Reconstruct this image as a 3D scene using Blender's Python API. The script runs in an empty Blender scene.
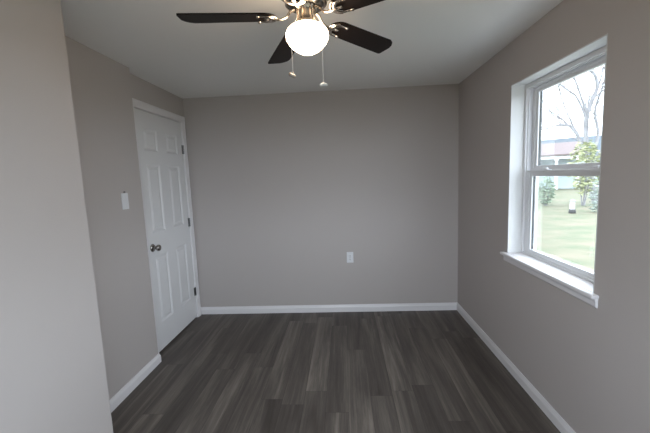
import bpy, bmesh, math, random
from mathutils import Vector, Matrix
random.seed(7)
S = bpy.context.scene
C = S.collection
PI = math.pi

# ------------------------------------------------------------------ camera, sky, exposure
EYE = Vector((0.0, 0.0, 1.4459))
yaw, pit, rol = map(math.radians, (3.2913, -6.6744, -2.2725))
fh = Vector((-math.sin(yaw), math.cos(yaw), 0))
rx = Vector((math.cos(yaw), math.sin(yaw), 0))
fwd = fh*math.cos(pit) + Vector((0, 0, math.sin(pit)))
upv = -fh*math.sin(pit) + Vector((0, 0, math.cos(pit)))
right = rx*math.cos(rol) + upv*math.sin(rol)
up = -rx*math.sin(rol) + upv*math.cos(rol)
cd = bpy.data.cameras.new('camera')
cam = bpy.data.objects.new('camera', cd); C.objects.link(cam)
M = Matrix((right, up, -fwd)).transposed().to_4x4(); M.translation = EYE
cam.matrix_world = M
cd.sensor_width = 36; cd.lens = 338.08/650*36; cd.clip_start = 0.02; cd.clip_end = 500
S.camera = cam
S.view_settings.view_transform = 'Standard'; S.view_settings.look = 'None'
S.view_settings.gamma = 1; S.view_settings.use_curve_mapping = False
S.view_settings.exposure = 2.0

SKY = 2.5        # overcast sky
LAMP = 5.5       # ceiling fan globe
W = bpy.data.worlds.new('overcast_sky'); S.world = W; W.use_nodes = True
bg = W.node_tree.nodes['Background']
bg.inputs[0].default_value = (0.85, 0.925, 1.05, 1); bg.inputs[1].default_value = SKY

def portal(name, loc, rot, sx, sy):
    l = bpy.data.lights.new(name, 'AREA'); l.shape = 'RECTANGLE'; l.size = sx; l.size_y = sy
    l.cycles.is_portal = True
    o = bpy.data.objects.new(name, l); C.objects.link(o); o.location = loc; o.rotation_euler = rot
    return o
VX0, VX1, VZ0, VZ1 = -0.70, 0.85, 0.62, 2.02     # unseen window added behind the camera for fill daylight
portal('front_fill_portal', (0.075, -0.66, 1.32), (math.radians(90), 0, 0), 1.55, 1.40)  # portal of the added window behind the camera
portal('side_fill_portal', (1.345, -0.08, 1.43), (0, math.radians(90), 0), 1.155, 0.56)  # portal of the added window beside the camera
portal('window_portal', (1.345, 2.026, 1.43), (0, math.radians(90), 0), 1.16, 0.85)

# ------------------------------------------------------------------ room sizes (metres)
D, R, L, N, H = 3.4983, 1.161, -1.6132, -1.544, 2.2983
JY, BX, BY, RY = 2.518, -1.194, 1.500, -0.55
WY0, WY1, WZ0, WZ1 = 1.606, 2.446, 0.855, 2.010
RO = 1.345                                  # outer face of the right wall
UY0, UY1 = -0.36, 0.20                      # unseen right-wall opening beside the camera, added to brighten the room
GZ = -0.45                                  # lawn level

# ------------------------------------------------------------------ materials
def nd(nt, t, **kw):
    n = nt.nodes.new(t)
    for k, v in kw.items(): setattr(n, k, v)
    return n
def mat(name, col, rough=0.5, metal=0.0, spec=0.5, bump=0.0, bscale=200.0, var=0.0, vscale=4.0, emit=None, estr=0.0):
    m = bpy.data.materials.new(name); m.use_nodes = True; nt = m.node_tree
    b = nt.nodes['Principled BSDF']
    b.inputs['Base Color'].default_value = (*col, 1)
    b.inputs['Roughness'].default_value = rough; b.inputs['Metallic'].default_value = metal
    b.inputs['Specular IOR Level'].default_value = spec
    tc = nd(nt, 'ShaderNodeTexCoord')
    if bump:
        n = nd(nt, 'ShaderNodeTexNoise'); n.inputs['Scale'].default_value = bscale; n.inputs['Detail'].default_value = 3
        nt.links.new(tc.outputs['Object'], n.inputs['Vector'])
        bp = nd(nt, 'ShaderNodeBump'); bp.inputs['Strength'].default_value = bump; bp.inputs['Distance'].default_value = 0.002
        nt.links.new(n.outputs['Fac'], bp.inputs['Height']); nt.links.new(bp.outputs[0], b.inputs['Normal'])
    if var:
        n = nd(nt, 'ShaderNodeTexNoise'); n.inputs['Scale'].default_value = vscale; n.inputs['Detail'].default_value = 5
        nt.links.new(tc.outputs['Object'], n.inputs['Vector'])
        mx = nd(nt, 'ShaderNodeMix', data_type='RGBA')
        mx.inputs[6].default_value = (*[c*(1-var) for c in col], 1); mx.inputs[7].default_value = (*[min(1, c*(1+var)) for c in col], 1)
        nt.links.new(n.outputs['Fac'], mx.inputs[0]); nt.links.new(mx.outputs[2], b.inputs['Base Color'])
    if emit:
        b.inputs['Emission Color'].default_value = (*emit, 1); b.inputs['Emission Strength'].default_value = estr
    return m

M_wall = mat('greige_wall_paint', (0.50, 0.457, 0.438), 0.75, spec=0.25, bump=0.25, bscale=260, var=0.015, vscale=3)
M_ceil = mat('flat_white_ceiling_paint', (0.87, 0.855, 0.83), 0.9, spec=0.1, bump=0.2, bscale=180)
M_trim = mat('white_semigloss_trim', (0.80, 0.775, 0.785), 0.35, spec=0.5, bump=0.05, bscale=60)
M_door = mat('white_door_paint', (0.77, 0.76, 0.765), 0.42, spec=0.4, bump=0.08, bscale=300)
M_reveal = mat('white_reveal_paint', (0.70, 0.70, 0.70), 0.6, spec=0.3, bump=0.15, bscale=150)
M_vinyl = mat('white_vinyl', (0.76, 0.76, 0.775), 0.35, spec=0.5)
M_gasket = mat('dark_gasket', (0.03, 0.035, 0.035), 0.6)
M_plastic = mat('white_plastic', (0.78, 0.78, 0.80), 0.35)
M_dark = mat('dark_slot', (0.02, 0.02, 0.02), 0.6)
M_nickel = mat('brushed_nickel', (0.50, 0.43, 0.36), 0.22, metal=1.0, bump=0.06, bscale=90)
M_knob = mat('satin_nickel_knob', (0.34, 0.32, 0.30), 0.2, metal=1.0)
M_hinge = mat('satin_nickel_hinge', (0.20, 0.20, 0.20), 0.35, metal=1.0)
M_housing = mat('pewter_housing', (0.15, 0.145, 0.14), 0.3, metal=1.0)
M_chain = mat('chain_metal', (0.80, 0.76, 0.72), 0.45, metal=0.3)
M_fobA = mat('fob_antique', (0.42, 0.37, 0.32), 0.4, metal=0.3)
M_fobB = mat('fob_white', (0.75, 0.74, 0.72), 0.4)

def wood_blade():
    m = mat('espresso_wood', (0.012, 0.008, 0.007), 0.5, spec=0.2); nt = m.node_tree; b = nt.nodes['Principled BSDF']
    tc = nd(nt, 'ShaderNodeTexCoord'); mp = nd(nt, 'ShaderNodeMapping'); mp.inputs['Scale'].default_value = (4, 60, 10)
    n = nd(nt, 'ShaderNodeTexNoise'); n.inputs['Scale'].default_value = 2; n.inputs['Detail'].default_value = 6
    cr = nd(nt, 'ShaderNodeValToRGB')
    cr.color_ramp.elements[0].color = (0.006, 0.004, 0.0035, 1); cr.color_ramp.elements[1].color = (0.017, 0.010, 0.008, 1)
    nt.links.new(tc.outputs['Object'], mp.inputs['Vector']); nt.links.new(mp.outputs[0], n.inputs['Vector'])
    nt.links.new(n.outputs['Fac'], cr.inputs[0]); nt.links.new(cr.outputs[0], b.inputs['Base Color'])
    return m
M_blade = wood_blade()

def globe_mat():
    m = mat('opal_glass_lit', (0.9, 0.88, 0.84), 0.3, emit=(1.0, 0.79, 0.57), estr=LAMP)
    return m
M_globe = globe_mat()

def glass_mat():
    m = bpy.data.materials.new('window_glass'); m.use_nodes = True; nt = m.node_tree
    for n in list(nt.nodes): nt.nodes.remove(n)
    o = nd(nt, 'ShaderNodeOutputMaterial'); t = nd(nt, 'ShaderNodeBsdfTransparent'); t.inputs[0].default_value = (0.96, 0.985, 0.98, 1)
    g = nd(nt, 'ShaderNodeBsdfGlossy'); g.inputs['Roughness'].default_value = 0.02
    lw = nd(nt, 'ShaderNodeLayerWeight'); lw.inputs['Blend'].default_value = 0.5
    f = nd(nt, 'ShaderNodeMapRange'); f.inputs['From Min'].default_value = 0.3; f.inputs['To Min'].default_value = 0.03; f.inputs['To Max'].default_value = 0.5
    nt.links.new(lw.outputs['Facing'], f.inputs[0])
    mx = nd(nt, 'ShaderNodeMixShader')
    nt.links.new(f.outputs[0], mx.inputs[0]); nt.links.new(t.outputs[0], mx.inputs[1]); nt.links.new(g.outputs[0], mx.inputs[2])
    nt.links.new(mx.outputs[0], o.inputs[0]); return m
M_glass = glass_mat()

def floor_mat():
    m = bpy.data.materials.new('grey_brown_vinyl_plank'); m.use_nodes = True; nt = m.node_tree; lk = nt.links.new
    b = nt.nodes['Principled BSDF']
    tc = nd(nt, 'ShaderNodeTexCoord'); sp = nd(nt, 'ShaderNodeSeparateXYZ'); lk(tc.outputs['Object'], sp.inputs[0])
    def ma(op, a, c=None):
        n = nd(nt, 'ShaderNodeMath', operation=op)
        for i, v in enumerate((a, c)):
            if v is None: continue
            if isinstance(v, (int, float)): n.inputs[i].default_value = v
            else: lk(v, n.inputs[i])
        return n.outputs[0]
    PW, PL = 0.145, 1.22
    u = ma('DIVIDE', ma('ADD', sp.outputs[0], 0.736+PW*20), PW)
    col = ma('FLOOR', u); fu = ma('SUBTRACT', u, col)
    wn = nd(nt, 'ShaderNodeTexWhiteNoise', noise_dimensions='1D'); lk(col, wn.inputs['W'])
    v = ma('ADD', ma('DIVIDE', sp.outputs[1], PL), ma('ADD', wn.outputs['Value'], 10))
    row = ma('FLOOR', v); fv = ma('SUBTRACT', v, row)
    cb = nd(nt, 'ShaderNodeCombineXYZ'); lk(col, cb.inputs[0]); lk(row, cb.inputs[1])
    w2 = nd(nt, 'ShaderNodeTexWhiteNoise', noise_dimensions='2D'); lk(cb.outputs[0], w2.inputs['Vector'])
    rnd = w2.outputs['Value']
    # grain coordinates, shifted per plank
    gx = nd(nt, 'ShaderNodeCombineXYZ')
    lk(ma('ADD', sp.outputs[0], ma('MULTIPLY', rnd, 7.3)), gx.inputs[0]); lk(ma('ADD', sp.outputs[1], ma('MULTIPLY', rnd, 31.0)), gx.inputs[1]); lk(rnd, gx.inputs[2])
    def noise(sx, sy, detail, rough, dist=0.0):
        mp = nd(nt, 'ShaderNodeMapping'); mp.inputs['Scale'].default_value = (sx, sy, 1); lk(gx.outputs[0], mp.inputs['Vector'])
        n = nd(nt, 'ShaderNodeTexNoise'); n.inputs['Scale'].default_value = 1; n.inputs['Detail'].default_value = detail
        n.inputs['Roughness'].default_value = rough; n.inputs['Distortion'].default_value = dist
        lk(mp.outputs[0], n.inputs['Vector']); return n.outputs['Fac']
    broad = noise(11, 0.7, 4, 0.55, 0.9)
    grain = noise(95, 3.2, 5, 0.6, 0.3)
    fine = noise(300, 14, 3, 0.6)
    val = ma('ADD', ma('MULTIPLY', broad, 1.15), ma('ADD', ma('MULTIPLY', grain, 0.42), ma('MULTIPLY', fine, 0.22)))
    val = ma('ADD', val, ma('MULTIPLY', ma('SUBTRACT', rnd, 0.5), 0.22))
    mr = nd(nt, 'ShaderNodeMapRange'); mr.inputs['From Min'].default_value = 0.56; mr.inputs['From Max'].default_value = 1.26; lk(val, mr.inputs[0])
    cr = nd(nt, 'ShaderNodeValToRGB'); e = cr.color_ramp.elements
    e[0].position = 0.0; e[0].color = (0.050, 0.041, 0.036, 1); e[1].position = 1.0; e[1].color = (0.24, 0.208, 0.178, 1)
    k = e.new(0.45); k.color = (0.098, 0.083, 0.073, 1); k = e.new(0.7); k.color = (0.150, 0.129, 0.112, 1)
    lk(mr.outputs[0], cr.inputs[0])
    # seams
    du = ma('MULTIPLY', ma('MINIMUM', fu, ma('SUBTRACT', 1.0, fu)), PW)
    dv = ma('MULTIPLY', ma('MINIMUM', fv, ma('SUBTRACT', 1.0, fv)), PL)
    seam = ma('LESS_THAN', ma('MINIMUM', du, dv), 0.0011)
    mx = nd(nt, 'ShaderNodeMix', data_type='RGBA'); lk(ma('MULTIPLY', seam, 0.55), mx.inputs[0]); lk(cr.outputs[0], mx.inputs[6]); mx.inputs[7].default_value = (0.02, 0.018, 0.017, 1)
    lk(mx.outputs[2], b.inputs['Base Color'])
    b.inputs['Roughness'].default_value = 0.48; b.inputs['Specular IOR Level'].default_value = 0.35
    bp = nd(nt, 'ShaderNodeBump'); bp.inputs['Strength'].default_value = 0.12; bp.inputs['Distance'].default_value = 0.001
    lk(ma('SUBTRACT', ma('MULTIPLY', grain, 0.6), seam), bp.inputs['Height']); lk(bp.outputs[0], b.inputs['Normal'])
    return m
M_floor = floor_mat()

def two_tone(name, a, c, scale, rough=0.9, detail=6):
    m = mat(name, a, rough, spec=0.1); nt = m.node_tree; b = nt.nodes['Principled BSDF']
    tc = nd(nt, 'ShaderNodeTexCoord'); n = nd(nt, 'ShaderNodeTexNoise'); n.inputs['Scale'].default_value = scale; n.inputs['Detail'].default_value = detail
    cr = nd(nt, 'ShaderNodeValToRGB'); cr.color_ramp.elements[0].position = 0.35; cr.color_ramp.elements[1].position = 0.68
    cr.color_ramp.elements[0].color = (*a, 1); cr.color_ramp.elements[1].color = (*c, 1)
    nt.links.new(tc.outputs['Object'], n.inputs['Vector']); nt.links.new(n.outputs['Fac'], cr.inputs[0]); nt.links.new(cr.outputs[0], b.inputs['Base Color'])
    return m
M_lawn = two_tone('lawn', (0.095, 0.108, 0.068), (0.150, 0.132, 0.095), 1.7)
M_road = two_tone('pale_road', (0.26, 0.26, 0.27), (0.34, 0.33, 0.33), 2)
M_concrete = two_tone('pale_concrete', (0.40, 0.40, 0.39), (0.50, 0.50, 0.48), 3)
M_bark = two_tone('grey_bark', (0.17, 0.165, 0.17), (0.25, 0.245, 0.25), 6)
M_leafY = two_tone('yellow_green_leaf', (0.22, 0.25, 0.13), (0.36, 0.36, 0.22), 3)
M_leafG = two_tone('shrub_leaf', (0.17, 0.22, 0.17), (0.26, 0.31, 0.22), 5)
M_leafB = two_tone('grey_green_leaf', (0.16, 0.19, 0.165), (0.24, 0.27, 0.235), 4)
M_siding = two_tone('pale_blue_siding', (0.33, 0.375, 0.39), (0.36, 0.40, 0.415), 1.5)
M_roof = two_tone('pink_brown_shingle', (0.125, 0.100, 0.097), (0.15, 0.120, 0.117), 4)
M_roofB = two_tone('blue_grey_shingle', (0.075, 0.088, 0.10), (0.09, 0.105, 0.115), 4)
M_white = mat('white_paint_outdoors', (0.6, 0.6, 0.6), 0.6)

# ------------------------------------------------------------------ mesh helpers
def box(bm, x0, x1, y0, y1, z0, z1, bev=0.0):
    g = bmesh.ops.create_cube(bm, size=1)['verts']
    for v in g: v.co = Vector(((x0+x1)/2+v.co.x*(x1-x0), (y0+y1)/2+v.co.y*(y1-y0), (z0+z1)/2+v.co.z*(z1-z0)))
    if bev:
        es = list({e for v in g for e in v.link_edges})
        bmesh.ops.bevel(bm, geom=es, offset=bev, segments=2, affect='EDGES', profile=0.5)
    return g
def lathe(bm, prof, seg=40, cx=0.0, cy=0.0, lobes=0, amp=0.0):
    rings = []
    for r, z in prof:
        ring = []
        for i in range(seg):
            a = 2*PI*i/seg; rr = r*(1+amp*math.cos(lobes*a)) if lobes else r
            ring.append(bm.verts.new((cx+rr*math.cos(a), cy+rr*math.sin(a), z)))
        rings.append(ring)
    for a, b in zip(rings[:-1], rings[1:]):
        for i in range(seg):
            j = (i+1) % seg; bm.faces.new((a[i], a[j], b[j], b[i]))
    for r in (rings[0], rings[-1]):
        try: bm.faces.new(r)
        except ValueError: pass
def tube(bm, pts, rads, seg=10, flat=1.0):
    pts = [Vector(p) for p in pts]; rads = rads if hasattr(rads, '__len__') else [rads]*len(pts)
    rings = []; prev = None
    for i, p in enumerate(pts):
        t = (pts[min(i+1, len(pts)-1)]-pts[max(i-1, 0)]).normalized()
        ref = Vector((0, 0, 1)) if abs(t.z) < 0.9 else Vector((1, 0, 0))
        if prev is not None and abs(t.z) >= 0.5: ref = prev
        s = t.cross(ref)
        if s.length < 1e-4: s = t.cross(Vector((0, 1, 0)))
        s.normalize(); n = s.cross(t).normalized(); prev = n
        rings.append([bm.verts.new(p + s*rads[i]*math.cos(2*PI*k/seg) + n*rads[i]*flat*math.sin(2*PI*k/seg)) for k in range(seg)])
    for a, b in zip(rings[:-1], rings[1:]):
        for k in range(seg):
            j = (k+1) % seg; bm.faces.new((a[k], a[j], b[j], b[k]))
    bm.faces.new(rings[0]); bm.faces.new(rings[-1])
def obj(name, bm, m, parent=None, smooth=False, loc=None):
    bmesh.ops.recalc_face_normals(bm, faces=bm.faces)
    me = bpy.data.meshes.new(name); bm.to_mesh(me); bm.free()
    me.materials.append(m)
    if smooth:
        for p in me.polygons: p.use_smooth = True
        me.set_sharp_from_angle(angle=math.radians(40))
    o = bpy.data.objects.new(name, me); C.objects.link(o)
    if parent: o.parent = parent
    if loc: o.location = loc
    return o
def empty(name, loc=(0, 0, 0), rz=0.0, parent=None):
    o = bpy.data.objects.new(name, None); C.objects.link(o); o.location = loc; o.rotation_euler.z = rz
    o.empty_display_size = 0.1
    if parent: o.parent = parent
    return o
def tag(o, label, cat, group=None, kind=None):
    o['label'] = label; o['category'] = cat
    if group: o['group'] = group
    if kind: o['kind'] = kind
    return o
def struct(o, label=None, cat=None):
    o['kind'] = 'structure'
    if label: o['label'] = label
    if cat: o['category'] = cat
    return o
def boxes(name, m, bl, parent=None, bev=0.0):
    bm = bmesh.new()
    for b in bl: box(bm, *b, bev)
    return obj(name, bm, m, parent)

# ------------------------------------------------------------------ room shell
struct(boxes('floor', M_floor, [(-2.4, RO, RY-0.1, D+0.1, -0.12, 0.0)]), 'dark grey brown wood plank floor running towards the back wall', 'floor')
struct(boxes('ceiling', M_ceil, [(-2.4, RO, RY-0.1, D+0.1, H, H+0.12)]), 'flat white ceiling above the fan', 'ceiling')
struct(boxes('wall_back', M_wall, [(-2.4, RO, D, D+0.1, 0, H)]), 'bare greige back wall with one outlet', 'wall')
struct(boxes('wall_right', M_wall, [(R, RO, RY, UY0, 0, H), (R, RO, UY1, WY0, 0, H), (R, RO, UY0, UY1, 0, WZ0), (R, RO, UY0, UY1, WZ1, H), (R, RO, WY1, D, 0, H), (R, RO, WY0, WY1, 0, WZ0-0.022), (R, RO, WY0, WY1, WZ1, H)]), 'greige wall on the right around the window', 'wall')
struct(boxes('wall_left', M_wall, [(N-0.3, N, RY, JY, 0, H)]), 'greige left wall carrying the light switch', 'wall')
DY0, DY1, DZ = 2.636, 3.403, 2.041
struct(boxes('wall_left_rear', M_wall, [(L-0.115, L, JY, DY0-0.022, 0, H), (L-0.115, L, DY1+0.022, D, 0, H), (L-0.115, L, DY0-0.022, DY1+0.022, DZ+0.022, H)]), 'greige wall above and around the white door', 'wall')
struct(boxes('wall_closet', M_wall, [(-2.35, -2.25, JY, D, 0, H), (-2.25, N-0.3, JY-0.1, JY, 0, H)]))
struct(boxes('wall_left_front', M_wall, [(N, BX, RY, BY, 0, H)]), 'greige wall bump-out nearest the camera on the left', 'wall')
struct(boxes('wall_front', M_wall, [(-2.4, VX0, RY-0.1, RY, 0, H), (VX1, RO, RY-0.1, RY, 0, H), (VX0, VX1, RY-0.1, RY, 0, VZ0), (VX0, VX1, RY-0.1, RY, VZ1, H)]))

BT, BH = 0.013, 0.0785
prof = [(0, 0), (BT, 0), (BT, BH-0.026), (BT-0.002, BH-0.022), (0.0065, BH-0.006), (0.0055, BH), (0, BH)]
def baseboard(name, path, label):
    """path: list of (x, y, nx, ny) wall points with the mitre offset direction into the room"""
    bm = bmesh.new(); rings = []
    for x, y, nx, ny in path: rings.append([bm.verts.new((x+nx*d, y+ny*d, z)) for d, z in prof])
    n = len(prof)
    for a, b in zip(rings[:-1], rings[1:]):
        for k in range(n):
            j = (k+1) % n; bm.faces.new((a[k], a[j], b[j], b[k]))
    bm.faces.new(rings[0]); bm.faces.new(rings[-1])
    return struct(obj(name, bm, M_trim), label, 'baseboard')
baseboard('baseboard_back', [(L, D, 0, -1), (R, D, -1, -1)], 'white baseboard along the back wall')
baseboard('baseboard_right', [(R, RY, -1, 1), (R, D, -1, -1)], 'white baseboard under the window wall')
baseboard('baseboard_left', [(N, BY, 1, 1), (N, JY, 1, 1), (L+0.018, JY, 0, 1)], 'short white baseboard ending beside the door')
baseboard('baseboard_front', [(N, BY, 1, 1), (BX, BY, 1, 1), (BX, RY, 1, 1), (R, RY, -1, 1)], 'white baseboard around the bump-out')

# ------------------------------------------------------------------ door
d1 = struct(empty('door_1', (L, DY0, 0)), 'white six panel door with a round knob, closed', 'door')
def dloc(o): o.location = (-L, -DY0, 0); return o      # meshes below are written in room coordinates
# jamb and stop
dloc(boxes('door_jamb', M_trim, [(L-0.115, L, DY0-0.022, DY0-0.003, 0, DZ+0.003), (L-0.115, L, DY1+0.003, DY1+0.022, 0, DZ+0.003), (L-0.115, L, DY0-0.022, DY1+0.022, DZ+0.004, DZ+0.022),
     (L-0.075, L-0.037, DY0-0.003, DY0+0.010, 0, DZ+0.003), (L-0.075, L-0.037, DY1-0.010, DY1+0.003, 0, DZ+0.003), (L-0.075, L-0.037, DY0, DY1, DZ-0.01, DZ+0.003)], d1))
# casing: a moulded profile swept round the opening
bm = bmesh.new(); rings = []
CI = 0.006; CW = 0.062
cpro = [(0, 0), (0, 0.009), (0.006, 0.012), (0.03, 0.014), (0.05, 0.018), (CW-0.004, 0.018), (CW, 0.014), (CW, 0)]
y0, y1, zt = DY0-CI, DY1+CI, DZ+CI
for (y, z, sy, sz) in ((y0, 0, -1, 0), (y0, zt, -1, 1), (y1, zt, 1, 1), (y1, 0, 1, 0)):
    rings.append([bm.verts.new((L+h, y+sy*d, z+sz*d)) for d, h in cpro])
for a, b in zip(rings[:-1], rings[1:]):
    for k in range(len(cpro)):
        j = (k+1) % len(cpro); bm.faces.new((a[k], a[j], b[j], b[k]))
bm.faces.new(rings[0]); bm.faces.new(rings[-1])
dloc(obj('door_casing', bm, M_trim, d1))
# slab with six moulded panels
def panel_slab(xf, xb, ys, zs, cells):
    bm = bmesh.new()
    def quad(a, b, c, d): bm.faces.new([bm.verts.new(p) for p in (a, b, c, d)])
    for i in range(len(ys)-1):
        for k in range(len(zs)-1):
            a0, a1, b0, b1 = ys[i], ys[i+1], zs[k], zs[k+1]
            if (i, k) in cells:
                lo = None
                for ins, dep in ((0, 0), (0.006, -0.003), (0.014, -0.009), (0.022, -0.009), (0.042, -0.0025), (0.046, -0.002)):
                    r = [(xf+dep, a0+ins, b0+ins), (xf+dep, a1-ins, b0+ins), (xf+dep, a1-ins, b1-ins), (xf+dep, a0+ins, b1-ins)]
                    if lo:
                        for q in range(4): quad(lo[q], lo[(q+1) % 4], r[(q+1) % 4], r[q])
                    lo = r
                quad(*lo)
            else: quad((xf, a0, b0), (xf, a1, b0), (xf, a1, b1), (xf, a0, b1))
    Y0, Y1, Z0, Z1 = ys[0], ys[-1], zs[0], zs[-1]
    quad((xb, Y0, Z0), (xb, Y1, Z0), (xb, Y1, Z1), (xb, Y0, Z1))
    quad((xf, Y0, Z0), (xf, Y1, Z0), (xb, Y1, Z0), (xb, Y0, Z0)); quad((xf, Y0, Z1), (xf, Y1, Z1), (xb, Y1, Z1), (xb, Y0, Z1))
    quad((xf, Y0, Z0), (xf, Y0, Z1), (xb, Y0, Z1), (xb, Y0, Z0)); quad((xf, Y1, Z0), (xf, Y1, Z1), (xb, Y1, Z1), (xb, Y1, Z0))
    bmesh.ops.remove_doubles(bm, verts=bm.verts, dist=1e-5)
    return bm
ys = [DY0, 2.728, 2.937, 3.084, 3.294, DY1]; zs = [0.016, 0.245, 0.828, 1.03, 1.606, 1.720, 1.902, DZ]
slab = dloc(obj('door_panel', panel_slab(L, L-0.035, ys, zs, {(i, k) for i in (1, 3) for k in (1, 3, 5)}), M_door, d1))
for z in (1.776, 1.034, 0.290):
    bm = bmesh.new()
    for q in range(5):
        zz = z-0.044+q*0.0178
        lathe(bm, [(0.001, zz), (0.0062, zz+0.0005), (0.0062, zz+0.0168), (0.001, zz+0.0173)], 14, L+0.007, DY1+0.0015)
    box(bm, L-0.001, L+0.0015, DY1-0.022, DY1-0.001, z-0.044, z+0.044); 
    dloc(obj('hinge', bm, M_hinge, d1, True))
# knob, axis along +X
bm = bmesh.new()
lathe(bm, [(0.004, 0.022), (0.012, 0.024), (0.012, 0.034), (0.020, 0.040), (0.0265, 0.050), (0.0275, 0.058), (0.024, 0.066), (0.014, 0.071), (0.002, 0.072)], 32)
bmesh.ops.rotate(bm, verts=bm.verts, cent=(0, 0, 0), matrix=Matrix.Rotation(PI/2, 3, 'Y'))
kb = obj('door_knob', bm, M_knob, d1, True); kb.location = (-0.002, 0.066, 0.912)
bm = bmesh.new()
lathe(bm, [(0.034, 0.0), (0.034, 0.004), (0.031, 0.009), (0.022, 0.013), (0.014, 0.015), (0.0135, 0.026), (0.002, 0.026)], 32)
bmesh.ops.rotate(bm, verts=bm.verts, cent=(0, 0, 0), matrix=Matrix.Rotation(PI/2, 3, 'Y'))
obj('knob_rosette', bm, M_knob, kb, True, loc=(0.002, 0, 0))

# ------------------------------------------------------------------ window
w1 = struct(empty('window_1', (R, (WY0+WY1)/2, WZ0)), 'white single hung window looking out on the lawn', 'window')
wl = Vector((-R, -(WY0+WY1)/2, -WZ0))
def wo(name, bm, m, smooth=False, parent=None, bias=True):
    o = obj(name, bm, m, parent or w1, smooth)
    if not parent: o.location = wl
    return o
# painted reveal lining the opening
FX = 1.250
bm = bmesh.new()
e = 0.003
for b in ((R-0.0005, FX+0.02, WY1-e, WY1+e, WZ0-0.01, WZ1+e), (R-0.0005, FX+0.02, WY0-e, WY0+e, WZ0-0.01, WZ1+e), (R-0.0005, FX+0.02, WY0, WY1, WZ1-e, WZ1+e)): box(bm, *b)
wo('window_reveal', bm, M_reveal)
# stool with rounded nose and horns, apron below
bm = bmesh.new()
box(bm, R-0.034, R+0.001, WY0-0.038, WY1+0.050, WZ0-0.021, WZ0, 0.006); box(bm, R, FX+0.03, WY0+0.001, WY1-0.001, WZ0-0.021, WZ0)
wo('window_stool', bm, M_trim)
bm = bmesh.new(); ap = [(0, 0), (0.006, 0), (0.011, 0.008), (0.011, 0.03), (0.015, 0.036), (0.015, 0.046), (0, 0.046)]
ra = [[bm.verts.new((R-d, y, WZ0-0.065+z)) for d, z in ap] for y in (WY0-0.031, WY1+0.036)]
for k in range(len(ap)): bm.faces.new((ra[0][k], ra[0][(k+1) % len(ap)], ra[1][(k+1) % len(ap)], ra[1][k]))
bm.faces.new(ra[0]); bm.faces.new(ra[1])
wo('window_apron', bm, M_trim)
def ring(bm, x0, x1, y0, y1, z0, z1, wl_, wr, wb, wt, bev=0.0018):
    """mitred rectangular frame lying in the window plane"""
    lo = [(y0, z0), (y1, z0), (y1, z1), (y0, z1)]; li = [(y0+wl_, z0+wb), (y1-wr, z0+wb), (y1-wr, z1-wt), (y0+wl_, z1-wt)]
    q = [[bm.verts.new((x, y, z)) for y, z in l] for x in (x0, x1) for l in (lo, li)]
    fs = []
    for i in range(4):
        j = (i+1) % 4
        for A, B in ((q[0], q[1]), (q[3], q[2]), (q[1], q[3]), (q[2], q[0])): fs.append(bm.faces.new((A[i], A[j], B[j], B[i])))
    bmesh.ops.recalc_face_normals(bm, faces=fs)
    es = list({ed for f in fs for ed in f.edges if len(ed.link_faces) == 2 and ed.calc_face_angle(0) > 0.5})
    bmesh.ops.bevel(bm, geom=es, offset=bev, segments=2, affect='EDGES', profile=0.5)
a0, a1 = WY0+e, WY1-e
bm = bmesh.new()
ring(bm, FX, RO, a0, a1, WZ0, WZ1-e, 0.022, 0.022, 0.012, 0.026)
ring(bm, FX+0.012, FX+0.02, a0+0.02, a1-0.02, 1.42, WZ1-e-0.02, 0.012, 0.012, 0.004, 0.012, 0.001)   # upper track rib
wo('window_frame', bm, M_vinyl)
sy0, sy1 = a0+0.025, a1-0.025
# upper sash
bm = bmesh.new(); ring(bm, 1.296, 1.322, sy0, sy1, 1.431, WZ1-e-0.028, 0.058, 0.058, 0.034, 0.034)
ring(bm, 1.290, 1.297, sy0, sy1, 1.431, WZ1-e-0.028, 0.030, 0.030, 0.018, 0.016, 0.001)
us = wo('upper_sash', bm, M_vinyl)
# lower sash
bm = bmesh.new(); ring(bm, 1.262, 1.288, sy0, sy1, WZ0+0.004, 1.432, 0.070, 0.070, 0.040, 0.036)
ring(bm, 1.2585, 1.263, sy0, sy1, WZ0+0.004, 1.432, 0.045, 0.045, 0.022, 0.014, 0.001)
ls = wo('lower_sash', bm, M_vinyl)
bm = bmesh.new(); g_ = 0.0035
for (xx, y0_, y1_, z0_, z1_) in ((1.306, sy0+0.058, sy1-0.058, 1.465, WZ1-e-0.062), (1.272, sy0+0.070, sy1-0.070, WZ0+0.044, 1.396)):
    box(bm, xx, xx+0.014, y0_-0.001, y0_+g_, z0_, z1_); box(bm, xx, xx+0.014, y1_-g_, y1_+0.001, z0_, z1_)
wo('glazing_gasket', bm, M_gasket)
bm = bmesh.new(); box(bm, 1.308, 1.311, sy0+0.055, sy1-0.055, 1.461, WZ1-e-0.058); o = obj('upper_pane', bm, M_glass, us)
bm = bmesh.new(); box(bm, 1.274, 1.277, sy0+0.066, sy1-0.066, WZ0+0.040, 1.400); o = obj('lower_pane', bm, M_glass, ls)
for yy in (2.205, 1.775):
    bm = bmesh.new(); box(bm, 1.264, 1.287, yy-0.028, yy+0.028, 1.4315, 1.438, 0.002); box(bm, 1.268, 1.284, yy-0.006, yy+0.034, 1.437, 1.449, 0.004)
    obj('sash_lock', bm, M_plastic, ls)
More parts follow.
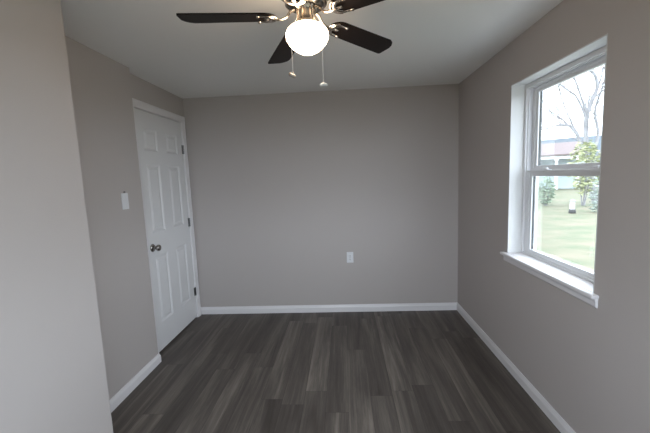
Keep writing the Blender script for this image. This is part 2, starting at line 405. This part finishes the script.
# two unseen windows, added to brighten the room from behind and beside the camera
def fill_window(name, cx, cy, w, z0, z1, rz_, label):
    o = struct(empty(name, (cx, cy, z0), rz_), label, 'window'); h = w/2; t = z1-z0
    boxes('window_frame', M_vinyl, [(-h, -h+0.05, -0.03, 0.03, 0, t), (h-0.05, h, -0.03, 0.03, 0, t), (-h, h, -0.03, 0.03, 0, 0.05), (-h, h, -0.03, 0.03, t-0.05, t), (-h, h, -0.02, 0.02, t/2-0.02, t/2+0.02)], o, 0.002)
    boxes('window_pane', M_glass, [(-h+0.04, h-0.04, -0.003, 0.0, 0.04, t-0.04)], o)
fill_window('fill_window_2', (VX0+VX1)/2, RY-0.06, VX1-VX0, VZ0, VZ1, 0, 'unseen white window added behind the camera for fill daylight')
fill_window('fill_window_3', R+0.12, (UY0+UY1)/2, UY1-UY0, WZ0, WZ1, PI/2, 'unseen white window added beside the camera for fill daylight')

# ------------------------------------------------------------------ ceiling fan
FXY = (-0.134, 1.536); ZB = 2.131
fan = tag(empty('ceiling_fan', (*FXY, H)), 'flush mount ceiling fan with five dark wood blades and a lit globe', 'ceiling fan')
def fz(z): return z-H
bm = bmesh.new(); lathe(bm, [(0.02, 0), (0.085, 0), (0.088, -0.004), (0.088, -0.012), (0.115, -0.02), (0.125, -0.03), (0.125, -0.06), (0.118, -0.075), (0.100, -0.088), (0.088, -0.100), (0.082, -0.118), (0.066, -0.128), (0.02, -0.130)], 56)
mh = obj('motor_housing', bm, M_housing, fan, True)
bm = bmesh.new(); lathe(bm, [(0.127, -0.038), (0.129, -0.041), (0.129, -0.048), (0.127, -0.051), (0.122, -0.051), (0.122, -0.038)], 56)
lathe(bm, [(0.086, -0.108), (0.090, -0.111), (0.090, -0.117), (0.084, -0.121), (0.078, -0.121), (0.078, -0.108)], 56)
obj('housing_band', bm, M_nickel, mh, True)
bm = bmesh.new(); lathe(bm, [(0.02, -0.128), (0.044, -0.129), (0.048, -0.134), (0.043, -0.142), (0.040, -0.150), (0.040, -0.162), (0.042, -0.176), (0.046, -0.188), (0.050, -0.196), (0.050, -0.201), (0.046, -0.204), (0.02, -0.204)], 96, lobes=16, amp=0.035)
obj('light_fitter', bm, M_nickel, fan, True)
bm = bmesh.new()
gp = [(0.040, -0.200), (0.056, -0.204), (0.073, -0.212), (0.085, -0.223), (0.0915, -0.236), (0.0925, -0.248), (0.0885, -0.263), (0.080, -0.278), (0.066, -0.293), (0.049, -0.306), (0.029, -0.316), (0.012, -0.3205), (0.001, -0.3213)]
lathe(bm, gp, 48)
obj('globe_shade', bm, M_globe, fan, True)
# blades
TILT = math.tan(-0.1451)
def blade_bm(rp=0.530, rm=0.519, w0=0.104, w1=0.121):
    prof2 = []
    # root: rounded end; local x = outwards, y = lateral (+ is the lower edge)
    for k in range(13):
        a = PI/2 + PI*k/12; prof2.append((0.183+0.052*math.cos(a), 0.5*w0*math.sin(a)))
    prof2 = prof2[::-1]                                        # from y=-.. to y=+..
    out = prof2[:]                                             # ends at + side
    tip = []
    out2 = [(0.30, 0.5*(w0+0.006)), (rp-0.012, 0.5*w1-0.001), (rp-0.003, 0.5*w1-0.004), (rp, 0.5*w1-0.013)]
    tip += out2
    tip += [(rm+0.012, -0.5*w1+0.05), (rm+0.004, -0.5*w1+0.028), (rm-0.012, -0.5*w1+0.010), (rm-0.034, -0.5*w1), (0.30, -0.5*(w0+0.006))]
    pts = out+tip
    bm = bmesh.new(); t = 0.006
    top = [bm.verts.new((x, y, y*TILT+t/2)) for x, y in pts]; bot = [bm.verts.new((x, y, y*TILT-t/2)) for x, y in pts]
    bm.faces.new(top); bm.faces.new(bot[::-1])
    for i in range(len(pts)):
        j = (i+1) % len(pts); bm.faces.new((top[i], bot[i], bot[j], top[j]))
    return bm
def iron_bm():
    bm = bmesh.new(); zz = lambda y, d=0.0: y*TILT-0.008-d
    # arm from the flywheel, S-curved down to the blade
    tube(bm, [(0.052, 0, 0.030), (0.068, 0, 0.022), (0.078, 0, 0.008), (0.088, 0, -0.003), (0.106, 0, -0.009), (0.132, 0, -0.010), (0.150, 0, -0.009)], [0.010, 0.0085, 0.0075, 0.007, 0.007, 0.008, 0.009], 12, 0.75)
    # spreading horseshoe strap along the rounded root
    pts = []
    for k in range(17):
        a = -1.75+3.5*k/16; pts.append((0.178-0.034*math.cos(a), 0.036*math.sin(a)))
    pts = [(0.202, -0.036)] + pts + [(0.202, 0.036)]
    tube(bm, [(x, y, zz(y)) for x, y in pts], [0.005+0.0045*math.sin(PI*k/18) for k in range(19)], 10, 0.6)
    pts = []
    for k in range(13):
        a = -1.2+2.4*k/12; pts.append((0.174-0.046*math.cos(a), 0.046*math.sin(a)))
    tube(bm, [(x, y, zz(y)) for x, y in pts], [0.003+0.003*math.sin(PI*k/12) for k in range(13)], 8, 0.6)
    for sx, sy in ((0.204, -0.036), (0.204, 0.036), (0.168, 0.0)):
        lathe(bm, [(0.001, zz(sy)-0.006), (0.006, zz(sy)-0.005), (0.0075, zz(sy)-0.001), (0.001, zz(sy)+0.003)], 14, sx, sy)
    tube(bm, [(0.138, 0, zz(0)), (0.158, 0, zz(0)), (0.178, 0, zz(0))], [0.008, 0.009, 0.006], 10, 0.6)
    return bm
droop = [0.0, 0.045, 0.045, 0.0, 0.0]
b0 = obj('blade', blade_bm(), M_blade); i0 = obj('blade_iron', iron_bm(), M_nickel, None, True)
for k, th in enumerate((180, 108, 36, -36, -108)):
    a = math.radians(th+6.4486)
    for src, nm in ((b0, 'blade'), (i0, 'blade_iron')):
        o = src if k == 0 else src.copy()
        if k: C.objects.link(o)
        o.parent = fan; o.location = (0, 0, fz(ZB)); o.rotation_euler = (0, droop[k], a)
# pull chains with fobs
def chain(pts, fob, m):
    bm = bmesh.new(); P = [Vector(p)-Vector((*FXY, H)) for p in pts]
    tube(bm, P, 0.0014, 6)
    for a, b in zip(P[:-1], P[1:]):
        n = max(1, int((b-a).length/0.0075))
        for q in range(n):
            c = a.lerp(b, q/n); g = bmesh.ops.create_uvsphere(bm, u_segments=6, v_segments=4, radius=0.0021)['verts']
            for v in g: v.co += c
    o = obj('pull_chain', bm, M_chain, fan, True)
    f = obj('chain_fob', fob, m, o, True, loc=P[-1]); return f
bm = bmesh.new(); lathe(bm, [(0.001, 0.006), (0.003, 0.005), (0.004, 0.001), (0.012, 0.0), (0.0155, -0.003), (0.0165, -0.007), (0.0155, -0.011), (0.012, -0.014), (0.001, -0.015)], 24)
f1 = chain([(-0.170, 1.508, 2.128), (-0.178, 1.475, 2.085), (-0.189, 1.449, 2.055), (-0.192, 1.444, 2.02), (-0.192, 1.444, 1.873)], bm, M_fobA); f1['label'] = 'bronze coloured disc fob'; f1.rotation_euler = (0.25, 0.5, 0)
bm = bmesh.new(); lathe(bm, [(0.001, 0.008), (0.003, 0.007), (0.004, 0.002), (0.012, -0.001), (0.0168, -0.006), (0.017, -0.009), (0.014, -0.0125), (0.001, -0.014)], 24)
f2 = chain([(-0.104, 1.508, 2.128), (-0.090, 1.475, 2.085), (-0.072, 1.452, 2.062), (-0.0675, 1.447, 2.02), (-0.0675, 1.447, 1.829)], bm, M_fobB); f2['label'] = 'white fob with small spike'

# ------------------------------------------------------------------ switch and outlet
sw = tag(empty('light_switch', (N, 2.306, 1.331)), 'white rocker light switch on the left wall before the door', 'light switch')
bm = bmesh.new(); box(bm, 0.0, 0.006, -0.035, 0.035, -0.057, 0.057, 0.0025); obj('cover_plate', bm, M_plastic, sw)
bm = bmesh.new(); box(bm, 0.0055, 0.0068, -0.018, 0.018, -0.035, 0.035, 0.0004); fr = obj('rocker_frame', bm, M_plastic, sw)
bm = bmesh.new(); v = [bm.verts.new(p) for p in ((0.0066, -0.0155, -0.032), (0.0066, 0.0155, -0.032), (0.0066, 0.0155, 0.032), (0.0066, -0.0155, 0.032), (0.011, -0.0155, -0.032), (0.011, 0.0155, -0.032), (0.0075, 0.0155, 0.032), (0.0075, -0.0155, 0.032))]
for f in ((0, 1, 2, 3), (4, 5, 6, 7), (0, 1, 5, 4), (1, 2, 6, 5), (2, 3, 7, 6), (3, 0, 4, 7)): bm.faces.new([v[i] for i in f])
obj('rocker', bm, M_plastic, sw)
bm = bmesh.new(); box(bm, 0.0, 0.009, -0.006, 0.006, 0.060, 0.069, 0.002); obj('dark_mark', bm, M_dark, sw)  # small dark block just above the plate

ou = tag(empty('wall_outlet', (0.046, D, 0.594)), 'white duplex power outlet low on the back wall', 'outlet')
bm = bmesh.new(); box(bm, -0.035, 0.035, -0.006, 0.0, -0.057, 0.057, 0.0025); obj('cover_plate', bm, M_plastic, ou)
for zc in (0.0195, -0.0195):
    bm = bmesh.new(); box(bm, -0.017, 0.017, -0.009, -0.004, zc-0.0145, zc+0.0145, 0.004); rc = obj('receptacle', bm, M_plastic, ou)
    bm = bmesh.new()
    box(bm, -0.0075, -0.0055, -0.0094, -0.008, zc-0.002, zc+0.007); box(bm, 0.0055, 0.0075, -0.0094, -0.008, zc-0.001, zc+0.006); box(bm, -0.0025, 0.0025, -0.0094, -0.008, zc-0.0095, zc-0.005)
    obj('slot', bm, M_dark, rc)
bm = bmesh.new(); lathe(bm, [(0.001, 0), (0.0035, 0), (0.003, 0.0015), (0.001, 0.0018)], 12); bmesh.ops.rotate(bm, verts=bm.verts, cent=(0, 0, 0), matrix=Matrix.Rotation(PI/2, 3, 'X'))
obj('screw', bm, M_hinge, ou, True, loc=(0, -0.0055, 0))

# ------------------------------------------------------------------ outdoors
bm = bmesh.new(); n = 40
gv = [[bm.verts.new((-36+i*3.2, -40+j*3.6, GZ+0.03*math.sin(i*1.3+j*0.7))) for j in range(n)] for i in range(n)]
for i in range(n-1):
    for j in range(n-1): bm.faces.new((gv[i][j], gv[i+1][j], gv[i+1][j+1], gv[i][j+1]))
struct(obj('ground', bm, M_lawn, None, True), 'pale green lawn outside the window', 'lawn')
bm = bmesh.new(); box(bm, RO+0.12, 3.1, -14, 14, GZ-0.12, GZ+0.05)  # out of view, put in to bounce daylight up to the ceiling
struct(obj('bounce_slab', bm, M_concrete), 'unseen pale concrete slab added to bounce daylight indoors', 'bounce_slab')
va = math.atan2(0.857, 0.512); rz = va-PI/2      # houses face the room
def along(d, ang=va): return (d*math.cos(ang), d*math.sin(ang))
bm = bmesh.new(); box(bm, -30, 30, -1.6, 1.6, GZ-0.1, GZ+0.07)
rd = struct(obj('road', bm, M_road), 'pale street beyond the lawn', 'road'); rd.location = (*along(40.5), 0); rd.rotation_euler.z = rz

def gable(bm, x0, x1, y0, y1, ze, zr, ov=0.35, t=0.12):
    yc = (y0+y1)/2
    for s, ya in ((1, y0-ov), (-1, y1+ov)):
        zz = ze-(zr-ze)*ov/((y1-y0)/2)
        q = [(x0-ov, ya, zz), (x1+ov, ya, zz), (x1+ov, yc, zr), (x0-ov, yc, zr)]
        lo = [bm.verts.new(p) for p in q]; hi = [bm.verts.new((p[0], p[1], p[2]+t)) for p in q]
        bm.faces.new(lo); bm.faces.new(hi)
        for i in range(4): bm.faces.new((lo[i], lo[(i+1) % 4], hi[(i+1) % 4], hi[i]))
def house(name_label, loc, r, x0, x1, depth, ze, zr, roofm, porch):
    h = tag(empty('house', (loc[0], loc[1], GZ), r), name_label, 'house')
    bm = bmesh.new(); box(bm, x0, x1, 0, depth, 0, ze-GZ)
    yc = depth/2
    for xx in (x0, x1):
        vs = [bm.verts.new(p) for p in ((xx, 0, ze-GZ), (xx, depth, ze-GZ), (xx, yc, zr-GZ))]; bm.faces.new(vs)
    obj('wall', bm, M_siding, h)
    bm = bmesh.new(); gable(bm, x0, x1, -1.6 if porch else 0, depth+(1.6 if porch else 0), ze-GZ, zr-GZ); obj('roof', bm, roofm, h)
    if porch:
        bm = bmesh.new(); box(bm, x0-0.3, x1+0.3, -1.75, -1.55, ze-GZ-0.35, ze-GZ-0.1); obj('fascia', bm, M_white, h)
        for px in porch:
            bm = bmesh.new(); box(bm, px-0.11, px+0.11, -1.65, -1.43, 0, ze-GZ-0.3, 0.02); box(bm, px-0.16, px+0.16, -1.7, -1.38, 0, 0.25, 0.02); box(bm, px-0.16, px+0.16, -1.7, -1.38, ze-GZ-0.5, ze-GZ-0.3, 0.02)
            obj('porch_post', bm, M_white, h)
    for wx in (x0+2.2, (x0+x1)/2+0.4):
        bm = bmesh.new(); box(bm, wx-0.6, wx+0.6, -0.05, 0.02, 0.9, 2.1, 0.02); f = obj('window_trim', bm, M_white, h)
        bm = bmesh.new(); box(bm, wx-0.5, wx+0.5, -0.06, -0.03, 1.0, 2.0); obj('window_pane', bm, M_leafB, f)
    return h
house('low house with pinkish roof and white porch posts beyond the lawn', along(37.5), rz, -9.0, 1.9, 6.5, 2.55, 3.75, M_roof, (-8.2, -4.1, 0.15, 1.7))
house('far house with blue grey roof behind the bare tree', along(52, va-0.035), rz-0.1, -3.5, 9.0, 8, 2.7, 5.2, M_roofB, ())

# bare tree with hand-laid limbs, twigs grown from them
TB = Vector((12.56, 18.06, GZ)); lat = Vector((0.821, -0.571, 0)); dep = Vector((0.571, 0.821, 0))
tree = tag(empty('bare_tree', TB), 'leafless grey tree with arching branches above the yellow green bush', 'tree')
limbs = {'a': [(0.3, -0.05), (0.1, 1.0), (-0.04, 1.82), (-0.14, 2.2), (-0.26, 4.08), (-0.13, 4.9), (0.11, 5.72), (0.02, 6.3), (-0.2, 6.6), (-0.5, 6.75)],
 'b': [(-0.1, 2.1), (-0.46, 3.21), (-0.78, 3.9), (-1.2, 4.1), (-1.64, 4.1), (-2.09, 3.89)], 'c': [(-0.24, 4.2), (-0.67, 5.38), (-1.27, 5.98), (-1.76, 6.47)],
 'd': [(-0.05, 1.97), (0.25, 3.39), (0.08, 4.62), (0.27, 5.6), (0.5, 6.6)], 'e': [(-0.6, 3.5), (-1.0, 4.1), (-1.44, 4.59), (-2.03, 5.14)], 'f': [(-0.24, 4.5), (-0.65, 5.86), (-0.93, 6.8), (-1.0, 7.8)], 'g': [(-0.46, 3.21), (-0.88, 4.26), (-1.3, 5.38), (-1.5, 6.2)],
 'h': [(0.11, 5.6), (0.3, 6.6), (0.25, 7.8)], 'i': [(0.0, 1.9), (0.7, 3.2), (1.2, 4.6), (1.5, 6.2)]}
rad0 = dict(a=0.15, b=0.105, c=0.055, d=0.085, e=0.05, f=0.06, g=0.05, h=0.05, i=0.09)
bmT = bmesh.new(); bmW = bmesh.new(); depth_of = {}
def smooth_path(p, n=4):
    out = []
    for i in range(len(p)-1):
        a, b, c, d = p[max(i-1, 0)], p[i], p[i+1], p[min(i+2, len(p)-1)]
        for k in range(n):
            t = k/n; out.append(0.5*((2*b)+(c-a)*t+(2*a-5*b+4*c-d)*t*t+(-a+3*b-3*c+d)*t**3))
    out.append(p[-1]); return out
rt = random.Random(3)
def twig(p, d, ln, r, lvl):
    pts = [p]; q = p.copy()
    for k in range(4):
        d = (d+Vector((rt.uniform(-.3, .3), rt.uniform(-.3, .3), rt.uniform(-.1, .28)))).normalized(); q = q+d*ln/4; pts.append(q.copy())
        if lvl and rt.random() < 0.8:
            twig(q, (d+Vector((rt.uniform(-1, 1), rt.uniform(-1, 1), rt.uniform(-.2, .7)))).normalized(), ln*0.55, r*0.6, lvl-1)
    tube(bmW, pts, [r*(1-0.75*k/4) for k in range(5)], 4)
for k, pl in limbs.items():
    ph = rt.uniform(-0.9, 0.9)
    P = [lat*l + Vector((0, 0, z)) + dep*(0 if k == 'a' else ph*(i/len(pl))) for i, (l, z) in enumerate(pl)]
    P = smooth_path(P); r = rad0[k]
    tube(bmT, P, [r*(1-0.72*i/len(P)) for i in range(len(P))], 8)
    for i in range(4, len(P)):
        d = (P[min(i+1, len(P)-1)]-P[i-1]).normalized()
        if P[i].z > 2.6: twig(P[i], (d+Vector((rt.uniform(-1, 1), rt.uniform(-1, 1), rt.uniform(-.3, .8)))).normalized(), rt.uniform(0.7, 1.5), 0.026, 2)
obj('trunk', bmT, M_bark, tree, True); obj('twigs', bmW, M_bark, tree)

def leafy(label, name, loc, rx_, ry_, rz_, zc, nleaf, size, m, stem=True, seed=1):
    r = random.Random(seed)
    t = tag(empty(name, loc), label, 'bush')
    bm = bmesh.new()
    for _ in range(nleaf):
        v = Vector((r.gauss(0, 1), r.gauss(0, 1), r.gauss(0, 1))).normalized()*(r.uniform(0.35, 1)**0.5)
        v *= 1+0.16*math.sin(v.x*5+seed)*math.cos(v.y*6+v.z*4)
        p = Vector((v.x*rx_, v.y*ry_, zc+v.z*rz_))
        if p.z < 0.02: continue
        s = size*r.uniform(0.6, 1.3); mt = Matrix.Rotation(r.uniform(0, 6.28), 3, 'Z') @ Matrix.Rotation(r.uniform(0, 3.1), 3, 'X')
        vs = [bm.verts.new(p+mt @ Vector(q)) for q in ((-s, 0, 0), (0, -s*.45, s*.1), (s, 0, 0), (0, s*.45, s*.1))]; bm.faces.new(vs)
    obj('foliage', bm, m, t)
    bm = bmesh.new()
    for k in range(5):
        a = k*1.26+seed; tube(bm, [(0.05*math.cos(a), 0.05*math.sin(a), 0), (0.3*rx_*math.cos(a), 0.3*ry_*math.sin(a), zc*0.6), (0.6*rx_*math.cos(a), 0.6*ry_*math.sin(a), zc+0.3*rz_)], [0.03, 0.02, 0.01], 6)
    obj('stem', bm, M_bark, t)
    return t
leafy('tall yellow green bush in front of the bare tree', 'yellow_green_bush', (11.75, 17.25, GZ), 0.62, 0.6, 1.35, 1.85, 900, 0.11, M_leafY, seed=2)
leafy('low green shrub near the white porch post', 'green_shrub', (10.35, 17.95, GZ), 0.42, 0.42, 0.75, 0.72, 500, 0.09, M_leafG, seed=4)
leafy('rounded grey green bush at the window edge', 'round_bush', (10.75, 14.45, GZ), 0.62, 0.62, 0.95, 0.50, 800, 0.07, M_leafB, seed=9)
# small garden post
gp_ = tag(empty('garden_post', (9.46, 14.51, GZ)), 'small white post with dark cap and dark foot on the lawn', 'garden post')
bm = bmesh.new(); lathe(bm, [(0.02, 0.0), (0.125, 0.0), (0.13, 0.03), (0.12, 0.14), (0.095, 0.17), (0.02, 0.17)], 20); obj('foot', bm, M_dark, gp_, True)
bm = bmesh.new(); lathe(bm, [(0.02, 0.16), (0.088, 0.16), (0.085, 0.48), (0.02, 0.48)], 20); obj('post_body', bm, M_white, gp_, True)
bm = bmesh.new(); lathe(bm, [(0.02, 0.475), (0.105, 0.475), (0.10, 0.51), (0.05, 0.56), (0.004, 0.58)], 20); obj('cap', bm, M_bark, gp_, True)
